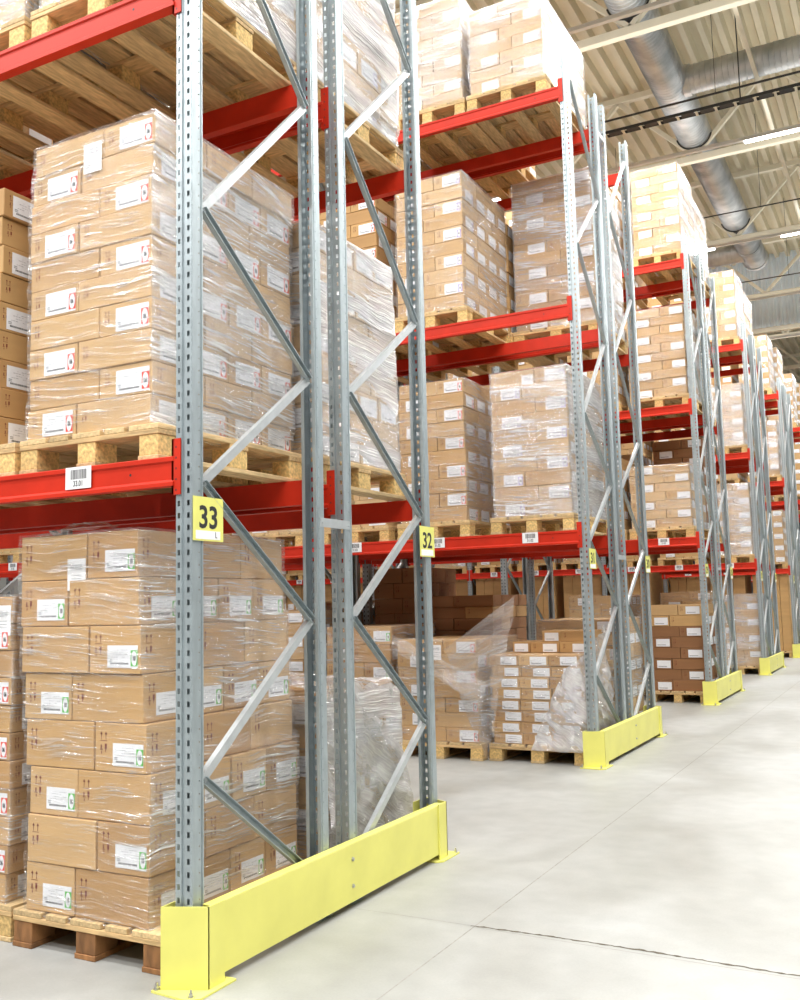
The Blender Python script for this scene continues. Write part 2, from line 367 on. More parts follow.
for k in NBAY:
    for s in (0, 1):
        yb = k*PITCH+(1.179 if s else 0)
        if k == 0 and s == 0: lab = 'nearest galvanised pallet rack with red beams, its end upright carrying the yellow 33 plate'
        elif k == 0: lab = 'galvanised pallet rack back to back with rack 33, its upright carrying the yellow 32 plate'
        elif k == 1: lab = 'galvanised pallet rack with red beams across the first aisle, yellow plate reads %s' % ('thirty' if s else 'thirty-one')
        else: lab = '%s half of the %s double pallet rack counting from the camera' % ('rear' if s else 'front', RACKNAME[k][0].split()[0])
        R = thing('pallet_rack', lab, 'pallet rack', (0, yb, 0))
        nb = NBAY[k]
        for b in range(nb+1):
            x = -b*BAY
            hi = (k <= 2 and b == 0)
            for e in (0, 1):
                me = (POST if hi else POSTF)[e]
                link('upright', me, R, (x, .899*e, .004))
                occl.box(x-.082, x, yb+(.855 if e else -.045), yb+(.945 if e else .026), 0, H_POST)
            for i in range(len(NODES)-1):
                link('brace', BR[(i, s)], R, (x, 0, 0))
        for b in range(nb):
            for li, z in enumerate(levels(k)):
                if k == 0 and li == 2: continue
                for e in (0, 1):
                    bm_ = link('beam', BEAM[e], R, (-b*BAY-.087, .899*e, z))
                    link('connector', CONN[(e, 1)], bm_, (0, 0, 0)); link('connector', CONN[(e, 0)], bm_, (-(BAY-.09), 0, 0))
                    occl.box(-(b+1)*BAY, -b*BAY-.08, yb+.899*e-.05, yb+.899*e+.05, z-.123, z)
                    if li == 0 and e == 0 and s == 0 and (k > 0 or b == 0):
                        for xx in ([-.62] if k == 0 else [-.54, -1.48, -2.4]):
                            zz = -.047
                            link('barcode_label', BC33 if k == 0 else BCX, bm_, (xx+.087+(0 if k else 0), -.0605 if False else -.0545, zz), (PI/2, 0, 0), label='white barcode label' )
        if k <= 4:
            me = SIGN.get((k, s)) or SIGN_T[k][s]
            link('number_plate', me, R, (.004, (.052 if s == 0 else .899-.045+.052-.02), 1.817), (PI/2, 0, PI/2), label='yellow number plate')
        if s and k < 5:
            for zz in (1.86, 6.2): link('row_spacer', SPACER, R, (.0015, .005, zz))
        for b in range(1):   # foot plates
            for e in (0, 1):
                mb = MB(); mb.box(-.10, .008, -.06, .06, 0, .005); link('foot_plate', mb.mesh('foot_plate', [M['galv']]), R, (0, .899*e, 0))

# ------------------------------------------------------------------ yellow end guards
def guard(k):
    g = thing('end_guard', ['largest nearest yellow steel end guard bolted to the floor under the 33 plate',
        'yellow steel end guard on the floor at the foot of racks 31 and 30', 'yellow steel end guard at the foot of the third double rack',
        'yellow steel end guard at the foot of the fourth double rack', 'yellow steel end guard at the foot of the fifth double rack', 'yellow guard at the foot of the sixth double rack'][k], 'rack guard', (0, k*PITCH, 0), 'yellow end guards of the rack rows')
    def upost(y, s):  # folded corner shield; s=+1 near end, -1 far end
        mb = MB(); t = .006; h = .313
        x0, x1, ya = -.113, .058, y
        def b(xa, xb, y0, y1, z0=.010, z1=h): 
            y0, y1 = sorted((ya+s*y0, ya+s*y1)); mb.box(xa, xb, y0, y1, z0, z1)
        b0, b1 = -.022, .050     # the front sheet is set at an angle
        mb.prism([(a, ya+s*c) for a, c in ((x0, b0), (x1+.002, b1), (x1+.002, b1+t*1.2), (x0+t, b0+t*1.2))], .010, h, axis='z')
        pts = [(x0, b0), (x0, .14), (x0+t, .14), (x0+t, b0+t*.6)]
        mb.prism([(a, ya+s*c) for a, c in pts], .010, h, axis='z')
        b(x1-t, x1+.002, b1, .150)
        return mb.mesh('corner_shield', [M['yellow']])
    yn, yf = -.072, 2.165
    link('corner_shield', upost(yn, 1), g); link('corner_shield', upost(yf, -1), g)
    mb = MB()
    mb.box(.030, .0515, yn+.075, yf-.075, .036, .304); mb.box(.0035, .0515, yn+.085, yf-.085, .304, .309)
    mb.box(.0035, .0065, yn+.085, yf-.085, .285, .304)
    link('kick_plank', bevel(mb.mesh('kick_plank', [M['yellow']]), .002), g)
    for y0, y1 in ((yn-.055, yn+.19), (yf-.19, yf+.055)):
        mb = MB(); mb.prism([(-.14, y0+.01), (.050, y0-.005), (.085, y0+.03), (.085, y1), (-.14, y1)], 0.0005, .009, axis='z'); link('base_plate', mb.mesh('base_plate', [M['yellow']]), g)
        for (x, y) in ((-.125, y0+.026), (.045, y0+.022)) if y0 < 1 else ((.070, y1-.02), (-.12, y1-.018)):
            mb = MB(); mb.cyl((x, y), .013, .009, .013, 12); mb.cyl((x, y), .009, .013, .024, 6); mb.cyl((x, y), .005, .024, .036, 8); link('bolt', mb.mesh('bolt', [M['steel']]), g)
    for z in (.235, .11):
        mb = MB(); mb.cyl((1.07, z), .010, .0515, .0545, 10, 'x'); mb.cyl((1.07, z), .007, .0545, .060, 6, 'x'); link('bolt', mb.mesh('bolt', [M['steel']]), g)
for k in range(6): guard(k)

# ------------------------------------------------------------------ pallets
def pallet_parts(w, d):
    """list of (part name, mesh, location) ; long boards run along y"""
    P_ = []
    def part(n, x0, x1, y0, y1, z0, z1, m): 
        mb = MB(); mb.box(-(x1-x0)/2, (x1-x0)/2, -(y1-y0)/2, (y1-y0)/2, 0, z1-z0); me = bevel(mb.mesh(n, [M[m]]), .0025)
        P_.append((n, me, ((x0+x1)/2, (y0+y1)/2, z0)))
    bw, bl = .11*w/.8+.0, .14
    xs = [0, w/2-bw/2, w-bw]; ys = [0, d/2-bl/2, d-bl]
    for x in xs: part('bottom_board', x, x+bw, 0, d, 0, .022, 'wood_y')
    for x in xs:
        for y in ys: part('block', x+.004, x+bw-.004, y+.004, y+bl-.004, .022, .110, 'block')
    for y in ys: part('cross_board', 0, w, y, y+bl, .110, .132, 'wood')
    dw = [.16*w/.8, .11*w/.8, .16*w/.8, .11*w/.8, .16*w/.8]; gap = (w-sum(dw))/4; x = 0
    for q in dw: part('deck_board', x, x+q, 0, d, .132, .156, 'wood_y'); x += q+gap
    return P_
PPARTS = {}
def get_pallet(w, d, dark):
    key = (round(w, 2), round(d, 2), dark)
    if key not in PPARTS:
        pp = pallet_parts(*key[:2])
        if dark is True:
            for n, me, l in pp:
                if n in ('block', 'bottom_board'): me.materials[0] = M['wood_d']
        PPARTS[key] = pp
    return PPARTS[key]
JOINED = {}
def joined_pallet(w, d, dark):
    key = (round(w, 2), round(d, 2), dark)
    if key not in JOINED:
        v = []; f = []; fm = []; ms = [M['wood_y'], M['block'], M['wood']]
        for n, me, l in get_pallet(w, d, dark):
            o = len(v); v += [tuple(x.co+Vector(l)) for x in me.vertices]
            for p in me.polygons: f.append(tuple(o+i for i in p.vertices)); fm.append({'block': 1, 'cross_board': 2}.get(n, 0))
        if dark == 'blue': ms = [M['blue']]*3
        JOINED[key] = me_from('pallet', v, f, ms, fm)
    return JOINED[key]

# ------------------------------------------------------------------ cartons
CG = {}
def carton_geo(w, d, h):
    """closed box centred in x,y with softened edges, tape seam, flap slit and printed handling marks: verts, faces, mats (0 card,1 tape,2 ink)"""
    key = (round(w, 3), round(d, 3), round(h, 3))
    if key in CG: return CG[key]
    w, d, h = key
    mb = MB(); mb.box(-w/2, w/2, -d/2, d/2, 0, h)
    me = bevel(mb.mesh('c', [M['card0']]), .003)
    out = MB(); out.v = [tuple(v.co) for v in me.vertices]; out.f = [tuple(p.vertices) for p in me.polygons]; out.m = [0]*len(out.f)
    bpy.data.meshes.remove(me)
    e = .0006
    if w > d: out.box(-w/2+.002, w/2-.002, -.024, .024, h-.0002, h+e, 1)
    else: out.box(-.024, .024, -d/2+.002, d/2-.002, h-.0002, h+e, 1)
    def marks(o, ux, W):   # o: origin (left bottom), ux: direction right ; normal handled by offset
        def q(a, b, c, dd):
            out.poly([o+ux*a+Vector((0, 0, b)), o+ux*c+Vector((0, 0, b)), o+ux*c+Vector((0, 0, dd)), o+ux*a+Vector((0, 0, dd))], 2)
        s = min(h/.2, 1)*1.2
        x = .035 if W > .2 else .02; y = h-.03*s
        for i in (0, 1):
            xx = x+i*.022*s
            q(xx, y-.028*s, xx+.003*s, y-.004*s)
            out.poly([o+ux*(xx-.005*s)+Vector((0, 0, y-.010*s)), o+ux*(xx+.008*s)+Vector((0, 0, y-.010*s)), o+ux*(xx+.0015*s)+Vector((0, 0, y))], 2)
        q(x-.004*s, y-.033*s, x+.030*s, y-.031*s)
        q(x+.018*s, y-.062*s, x+.028*s, y-.042*s); q(x+.021*s, y-.072*s, x+.024*s, y-.062*s)
        q(x-.002*s, y-.060*s, x+.004*s, y-.046*s); q(x-.005*s, y-.064*s, x+.009*s, y-.061*s); q(x+.001, y-.078*s, x+.005*s, y-.068*s)
    marks(Vector((-w/2, -d/2-e, 0)), Vector((1, 0, 0)), w)
    marks(Vector((w/2+e, -d/2, 0)), Vector((0, 1, 0)), d)
    CG[key] = (out.v, out.f, out.m); return CG[key]
CM = {}
def carton_mesh(w, d, h, tone):
    key = (round(w, 3), round(d, 3), round(h, 3), tone)
    if key not in CM:
        v, f, m = carton_geo(w, d, h); CM[key] = me_from('carton', v, f, [M['card%d' % tone], M['tape'], M['print_red']], m)
    return CM[key]
LBL = {}
def label_geo(kind, simple=False):
    """shipping label lying in XY, 0.19 x 0.105, centre origin; mats 0 paper 1 ring colour 2 ink 3 grey"""
    mb = MB(); W, H = .19, .105
    mb.box(-W/2, W/2, -H/2, H/2, 0, .0008)
    if simple:
        mb.poly([(.06, -.04, .001), (W/2, -.04, .001), (W/2, .04, .001), (.06, .04, .001)], 1)
        mb.poly([(-.08, -.035, .001), (.04, -.035, .001), (.04, -.025, .001), (-.08, -.025, .001)], 3); return mb
    if kind != 'plain':
        mb.poly([(.052, -.045, .001), (W/2, -.045, .001), (W/2, .030, .001), (.052, .030, .001)], 1)
        mb.poly([(.0735+.017*math.cos(a*PI/8), -.0075+.035*math.sin(a*PI/8), .0013) for a in range(16)], 0)
        merge_text(mb, {'green': '10', 'red': '06', 'violet': '04'}[kind], .030, .0735, -.018, .0014, 2, .62, .0012)
    r = random.Random(5); 
    for row, y in enumerate((.030, .020, .008, -.004)):
        x = -.080+.012*(row % 2)
        while x < .035:
            w = r.uniform(.004, .014)
            if r.random() < .6: mb.poly([(x, y, .001), (x+w, y, .001), (x+w, y+.0025, .001), (x, y+.0025, .001)], 3)
            x += w+.004
    x = -.085
    for row in (0, 1): mb.poly([(x, -.016-row*.008, .001), (x+.02, -.016-row*.008, .001), (x+.02, -.011-row*.008, .001), (x, -.011-row*.008, .001)], 3)
    x = -.075
    while x < .035:
        w = r.uniform(.002, .006); mb.poly([(x, -.037, .001), (x+w, -.037, .001), (x+w, -.028, .001), (x, -.028, .001)], 2); x += w+.002
    return mb
RING = {'green': 'green', 'red': 'redring', 'violet': 'purple', 'plain': 'paper'}
def label_mesh(kind):
    if kind not in LBL: LBL[kind] = label_geo(kind).mesh('shipping_label', [M['paper'], M[RING[kind]], M['ink'], M['ink_grey']], fixn=False)
    return LBL[kind]
PWL = None
def white_slip():
    global PWL
    if PWL is None:
        mb = MB(); mb.box(-.055, .055, -.07, .07, 0, .0008); r = random.Random(2); x = -.035
        while x < .035: w = r.choice((.002, .004)); mb.box(x, x+w, .02, .045, .0008, .0011, 1); x += w+.003
        for y in (-.005, -.02, -.035): mb.poly([(-.03, y, .001), (.03, y, .001), (.03, y+.003, .001), (-.03, y+.003, .001)], 2)
        PWL = mb.mesh('address_slip', [M['paper_w'], M['ink_grey'], M['ink_grey']], fixn=False)
    return PWL

LEVN = ['floor', 'first-shelf', 'second-shelf', 'top-shelf']
SLOTN = ['aisle-end', 'second', 'third', 'fourth', 'fifth', 'sixth', 'seventh', 'eighth', 'ninth', 'tenth', 'eleventh', 'twelfth']
ORD = ['bottom', 'second', 'third', 'fourth', 'fifth', 'sixth', 'seventh', 'eighth', 'ninth', 'tenth', 'eleventh', 'twelfth', 'thirteenth', 'fourteenth']
LOADS = []
def load(k, s, lev, slot, **kw):
    D = dict(k=k, s=s, lev=lev, slot=slot, xr=-.15-.96*(slot % 3)-BAY*(slot//3), w=.75, y0=.02 if not s else 1.11, d=1.06, nl=9, h=.14, style='P',
             tone=[0, 1], film=None, lab='red', pal=True, skip=(), zoff=0, parity=0)
    D.update(kw); LOADS[:] = [l for l in LOADS if not (l['k'] == k and l['s'] == s and l['lev'] == lev and l['slot'] == slot)]
    if D['nl']: LOADS.append(D)
g = random.Random(11)
for k in NBAY:
    for s in (0, 1):
        for slot in range(3*NBAY[k]):
            for lev in range(4):
                if k == 0 and lev == 3: continue
                if k == 0 and slot > 3: continue
                if slot > 5 and lev > 1: continue
                h = g.choice((.125, .137, .15)); top = g.uniform(1.15, 1.45)
                load(k, s, lev, slot, h=h, nl=int(top/h), tone=g.choice(([0, 1], [1, 4], [0, 2], [1, 1])), film='film' if (slot % 3 == 0 and k <= 4) else None,
                     lab=g.choice(('red', 'green', 'violet', 'plain')), parity=g.randint(0, 1))
# --- loads read off the photograph
load(0, 0, 0, 0, xr=-.283, w=.715, y0=.05, d=1.08, nl=8, h=.2055, tone=[0, 1, 0, 2], film='film', lab='green', pal=(-.205, .87, .03, 1.12, True), style='P', parity=0)
load(0, 0, 0, 1, xr=-1.16, w=.76, y0=.06, d=1.06, nl=11, h=.125, tone=[0, 2], film='film', lab='red', pal=(-1.11, .84, .05, 1.1, False))
load(0, 0, 1, 0, xr=-.255, w=.745, y0=.0, d=1.06, nl=10, h=.1395, tone=[1, 0, 1], film='film', film2='film_heavy', lab='red', parity=0, pal=(-.20, .83, -.02, 1.1, False))
load(0, 0, 1, 1, xr=-1.19, w=.75, y0=.0, d=1.06, nl=9, h=.14, tone=[0, 2], film=None, lab='plain', pal=(-1.06, .83, -.02, 1.1, False))
load(0, 0, 2, 0, xr=-.20, w=.75, y0=.0, d=1.06, nl=9, h=.14, tone=[4, 1], film='film_heavy', lab='violet', pal=(-.15, .85, -.03, 1.12, False))
load(0, 0, 2, 1, xr=-1.06, w=.75, y0=.0, d=1.06, nl=9, h=.14, tone=[4, 1], film='film_heavy', lab='red', pal=(-1.04, .83, -.03, 1.1, False))
load(0, 1, 0, 0, xr=-.20, w=.76, y0=1.22, d=.82, nl=6, h=.135, tone=[0, 1], film='film_heavy', lab='plain')
load(0, 1, 0, 1, nl=0)
load(0, 1, 1, 0, xr=-.17, w=.76, y0=1.13, d=.92, nl=9, h=.142, tone=[1, 4], film='film_heavy', lab='plain')
load(0, 1, 2, 0, xr=-.17, w=.76, y0=1.16, d=1.0, nl=9, h=.142, tone=[4, 4], film='film_heavy', lab='violet')
load(0, 1, 1, 1, nl=0)
load(0, 1, 2, 1, nl=0)
load(0, 1, 0, 2, nl=0)
load(1, 0, 0, 0, xr=-.14, w=.87, y0=.04, d=1.0, nl=8, h=.101, tone=[0, 2, 1], film='film', lab='plain', style='E', extra=2)
load(1, 0, 0, 1, xr=-1.12, w=.84, y0=-.02, d=1.05, nl=7, h=.136, tone=[0, 1], film='film', lab='red', parity=1)
load(1, 0, 0, 2, xr=-2.10, w=.76, y0=.10, d=1.0, nl=6, h=.180, tone=[2, 0], film='film', lab='green')
load(1, 0, 1, 0, xr=-.15, w=.745, y0=-.02, d=1.1, nl=10, h=.137, tone=[1, 0], film='film_heavy', lab='violet')
load(1, 0, 1, 1, xr=-1.175, w=.71, y0=-.02, d=1.1, nl=10, h=.138, tone=[1, 0], film='film', lab='red')
load(1, 0, 2, 0, nl=0)
load(1, 0, 2, 1, xr=-1.13, w=.74, y0=-.02, d=1.15, nl=10, h=.138, tone=[4, 1], film='film', lab='violet')
load(1, 0, 2, 2, xr=-2.12, w=.74, nl=10, h=.138, tone=[2, 0])
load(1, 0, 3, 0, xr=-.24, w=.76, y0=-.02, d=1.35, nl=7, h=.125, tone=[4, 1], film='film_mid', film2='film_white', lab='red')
load(1, 0, 3, 1, xr=-1.09, w=.76, y0=-.02, d=1.1, nl=9, h=.125, tone=[4, 4], film='film_heavy', lab='plain')
load(1, 1, 0, 0, xr=-.12, w=.86, y0=1.2, d=.9, nl=8, h=.137, tone=[4, 0], film='film', lab='plain')
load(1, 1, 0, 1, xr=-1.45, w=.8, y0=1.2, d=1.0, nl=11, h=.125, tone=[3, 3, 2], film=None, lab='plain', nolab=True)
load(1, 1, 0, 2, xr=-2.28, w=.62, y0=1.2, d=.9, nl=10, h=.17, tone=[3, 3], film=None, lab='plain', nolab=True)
load(1, 1, 1, 0, nl=0)
load(1, 1, 2, 0, xr=-.16, w=.88, y0=1.13, d=1.05, nl=12, h=.137, tone=[0, 2], film='film_heavy', lab='plain')
load(1, 1, 3, 0, nl=0)
load(1, 1, 3, 1, nl=8, h=.14)
load(1, 1, 3, 2, nl=8, h=.14)
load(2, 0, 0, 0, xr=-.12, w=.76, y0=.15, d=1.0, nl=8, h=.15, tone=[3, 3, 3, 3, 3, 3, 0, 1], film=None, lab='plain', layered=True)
load(2, 0, 0, 1, xr=-1.2, w=.8, y0=.1, d=1.0, nl=9, h=.15, tone=[0, 1], film='film', lab='plain')
load(2, 0, 1, 0, xr=-.15, w=.85, nl=7, h=.127, tone=[1, 4], film='film', lab='plain')
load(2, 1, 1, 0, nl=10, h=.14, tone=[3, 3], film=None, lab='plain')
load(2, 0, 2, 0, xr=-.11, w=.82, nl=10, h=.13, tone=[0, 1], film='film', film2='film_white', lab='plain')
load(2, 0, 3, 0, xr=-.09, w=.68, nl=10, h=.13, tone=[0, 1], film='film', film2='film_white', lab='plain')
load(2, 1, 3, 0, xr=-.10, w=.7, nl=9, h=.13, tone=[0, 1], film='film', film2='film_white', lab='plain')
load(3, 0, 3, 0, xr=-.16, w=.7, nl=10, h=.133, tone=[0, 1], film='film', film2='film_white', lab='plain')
load(3, 0, 2, 0, xr=-.14, w=.7, nl=9, h=.133, tone=[1, 4], film='film_heavy', lab='plain')
load(3, 0, 1, 0, xr=-.12, w=.7, nl=10, h=.135, tone=[1, 4], film='film_heavy', lab='plain')
load(3, 0, 0, 0, xr=-.09, w=.75, y0=.1, nl=9, h=.148, tone=[0, 1], film='film_heavy', lab='plain')
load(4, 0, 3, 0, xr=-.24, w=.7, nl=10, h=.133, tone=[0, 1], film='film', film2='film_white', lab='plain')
load(4, 0, 2, 0, xr=-.15, w=.7, nl=10, h=.133, tone=[0, 1], film='film_heavy', lab='plain')
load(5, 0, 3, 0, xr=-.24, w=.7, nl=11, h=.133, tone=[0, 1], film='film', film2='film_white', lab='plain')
load(3, 0, 1, 5, nl=8, h=.15, pal=(-4.98, .80, -.02, 1.1, 'blue'))
for slot in range(1, 7): load(2, 1, 0, slot, nl=0)
for slot in range(2, 9): load(2, 0, 0, slot, nl=0)
for kk, s0 in ((3, 2), (4, 0)):
    for slot in range(s0, 3*NBAY[kk]): load(kk, 0, 0, slot, nl=1, h=1.88, style='T', tone=[0, 2], pal=True, film=None, lab='plain', w=.8, xr=-.12-.975*slot)

boxes = []      # every carton: dict(center, size, rot, load, ordinal, pos, labels)
for L in LOADS:
    k, s, lev = L['k'], L['s'], L['lev']
    zb = 0 if lev == 0 else levels(k)[lev-1]+.001
    L['zb'] = zb; Y0 = k*PITCH+L['y0']; z = zb+.158
    if lev > 0 and L['style'] != 'T' and L['y0'] < .5: pass
    xr, w, d, h = L['xr'], L['w'], L['d'], L['h']
    r = random.Random(k*1000+s*500+lev*100+L['slot']); L['bx'] = []
    L['name'] = '%s %s stack of %s' % (SLOTN[L['slot']], LEVN[lev], rname(k, s))
    if L['slot'] > 5 and False: continue
    nl = L['nl']; L['ztop'] = z+nl*h
    jx, jy = 0, 0
    drift = .012 if (k == 0) else .006
    for i in range(nl):
        jx = .6*jx+r.uniform(-drift, drift); jy = .6*jy+r.uniform(-drift, drift)*.7
        if k == 0 and s == 0 and lev == 0 and L['slot'] == 0: jx = (-.022, -.018, -.016, -.040, -.060, -.068, -.090, -.094)[i]+r.uniform(-.003, .003); jy = r.uniform(-.006, .006)
        zz = z+i*h; par = (i+L['parity']) % 2; cells = []
        if L['style'] == 'P':
            a, b = .585*w, .415*w
            # (x0,x1 measured left from xr, depth count, type)
            cols = [(0, a, 4, 'a', 0), (a, w, 3, 'b', 1)] if par == 0 else [(0, b, 3, 'b', 0), (b, w, 4, 'a', 1)]
            for (c0, c1, n, ty, ci) in cols:
                for j in range(n):
                    cells.append((xr-(c0+c1)/2, Y0+(j+.5)*d/n, c1-c0, d/n, ty, ci, j, n))
        elif L['style'] == 'E':
            a = w/3; sh = (a*.25 if par else -a*.0)
            for ci in range(3):
                for j in range(3):
                    cells.append((xr-(ci+.5)*a-(sh*.3), Y0+(j+.5)*d/3, a, d/3, 'b', ci, j, 3))
        elif L['style'] == 'T':
            n = r.choice((3, 4))
            for ci in range(n):
                cells.append((xr-(ci+.5)*w/n, Y0+d/2, w/n, d, 't', ci, 0, 1))
        for (cx, cy, cw, cd_, ty, ci, j, n) in cells:
            if k >= 2 and not (j == 0 or ci == 0 or i >= nl-1): continue
            if L['style'] == 'E' and i == nl-1 and j == 0 and False: continue
            hh = h-.003
            tone = L['tone'][min(i, len(L['tone'])-1)] if L.get('layered') else r.choice(L['tone'])
            B = dict(c=(cx+jx+r.uniform(-.003, .003), cy+jy+r.uniform(-.003, .003), zz), s=(cw-.007, cd_-.007, hh), rz=r.uniform(-.006, .006), L=L, i=i, ci=ci, j=j, n=n, ty=ty, tone=tone, lab=[])
            fr = (j == 0); rg = (ci == 0)
            if ty == 'b' and fr: B['lab'].append('front')
            if ty == 'a' and rg: B['lab'].append('right')
            if ty == 'b' and rg and L['style'] == 'E': B['lab'] = ['front'] if fr else []
            if L.get('nolab'): B['lab'] = []
            L['bx'].append(B); boxes.append(B)
    if L.get('extra'):   # loose part layers on top of the stack by the yellow guard
        a = w/3
        for (i, cx, cy, cw, cdp) in ((nl, xr-.16, Y0+.52, .29, .40), (nl, xr-.45, Y0+.52, .29, .40), (nl, xr-.70, Y0+.56, .18, .40), (nl+1, xr-.16, Y0+.55, .29, .38), (nl+1, xr-.40, Y0+.57, .19, .38)):
            B = dict(c=(cx, cy, z+i*h), s=(cw-.004, cdp-.004, h-.0015), rz=0, L=L, i=i, ci=1, j=0, n=3, ty='b', tone=r.choice([0, 2]), lab=['front'] if cw < .25 or i == nl else [])
            B['loose'] = True; L['bx'].append(B); boxes.append(B)

# visibility of every carton and pallet from the camera
vs = list(occl.v); fs = list(occl.f); fid = [-1]*len(fs)
def addbox(cx, cy, sx, sy, z0, z1, ident):
    o = len(vs)
    vs.extend([(cx-sx/2, cy-sy/2, z0), (cx+sx/2, cy-sy/2, z0), (cx+sx/2, cy+sy/2, z0), (cx-sx/2, cy+sy/2, z0), (cx-sx/2, cy-sy/2, z1), (cx+sx/2, cy-sy/2, z1), (cx+sx/2, cy+sy/2, z1), (cx-sx/2, cy+sy/2, z1)])
    for q in ((0, 3, 2, 1), (4, 5, 6, 7), (0, 1, 5, 4), (1, 2, 6, 5), (2, 3, 7, 6), (3, 0, 4, 7)): fs.append(tuple(o+a for a in q)); fid.append(ident)
for bi, B in enumerate(boxes):
    c, s_ = B['c'], B['s']; addbox(c[0], c[1], s_[0], s_[1], c[2], c[2]+s_[2], bi)
NB = len(boxes)
for li, L in enumerate(LOADS):
    p = L['pal']
    if p is True: p = (L['xr']+.035, L['w']+.07, L['y0']-.03, L['d']+.06, False)
    L['palg'] = p
    addbox(p[0]-p[1]/2, L['k']*PITCH+p[2]+p[3]/2, p[1], p[3], L['zb'], L['zb']+.156, NB+li)
tree = BVHTree.FromPolygons(vs, fs)
hits = [0]*(NB+len(LOADS))
for py in range(1, 1000, 2):
    for px in range(1, 800, 2):
        dv = fw+rt*((px-400)/F)-up*((py-500)/F)
        r_ = tree.ray_cast(CAM, dv, 80)
        if r_[2] is not None and fid[r_[2]] >= 0: hits[fid[r_[2]]] += 1
for bi, B in enumerate(boxes): B['hits'] = hits[bi]
order = sorted(range(NB), key=lambda i: -hits[i])
chosen = set(i for i in order[:300] if hits[i] > 0)
print('cartons', NB, 'visible', sum(1 for i in range(NB) if hits[i] > 0), 'chosen', len(chosen), 'min hits', hits[order[299]])
keep_load = []
for li, L in enumerate(LOADS):
    vis = hits[NB+li]+sum(b['hits'] for b in L['bx'])
    L['vis'] = vis; L['pvis'] = hits[NB+li]
    if vis > 0 or (L['slot'] < 3 and L['k'] < 4): keep_load.append(L)
print('loads', len(LOADS), 'kept', len(keep_load), 'visible', sum(1 for L in LOADS if L['vis'] > 0), 'pallets seen', sum(1 for L in LOADS if L['pvis'] > 0))
for b in boxes: b['keep'] = b['L']['vis'] > 0 or (b['L']['slot'] < 3 and b['L']['k'] < 4)

TONEN = ['tan', 'light tan', 'tan', 'dark brown', 'pale']
def posname(B):
    L = B['L']; j, n, ci = B['j'], B['n'], B['ci']
    if B['ty'] == 't': return ['right', 'second from right', 'third from right', 'left'][ci]
    if B.get('loose'): return None
    if L['style'] == 'E':
        return ('front ' if j == 0 else 'middle ' if j == 1 else 'back ')+['right', 'centre', 'left'][ci]
    if j == 0: return 'front '+('right' if ci == 0 else 'left')
    if j == n-1: return 'back '+('right' if ci == 0 else 'left')
    return ('second' if j == 1 else 'third')+' '+('along right side' if ci == 0 else 'along left side')
stuff = MB(); SM = [M['card%d' % i] for i in range(5)]+[M['tape'], M['print_red'], M['paper'], M['ink_grey']]
def lab_xform(B, side):
    w, d, h = B['s']; sc_ = min(1, (h-.02)/.112, ((w if side == 'front' else d)-.03)/.2)
    lw, lh = .19*sc_, .105*sc_
    zf = .46
    if h > .19 and B['L']['lab'] == 'green': sc_ = .90; lw, lh = .19*sc_, .105*sc_; zf = .36
    if B['L']['style'] == 'E': sc_ = .72; lw, lh = .19*sc_*1.15, .105*sc_
    if side == 'front': return (w/2-.014-lw/2 if w > .25 else 0, -d/2-.0012, h*zf), (PI/2, 0, 0), sc_
    return (w/2+.0012, (d/2-.016-lw/2), h*zf), (PI/2, 0, PI/2), sc_
sg = {k_: label_geo('plain', True) for k_ in (0,)}[0]
seen_lab = {}
loosec = 0
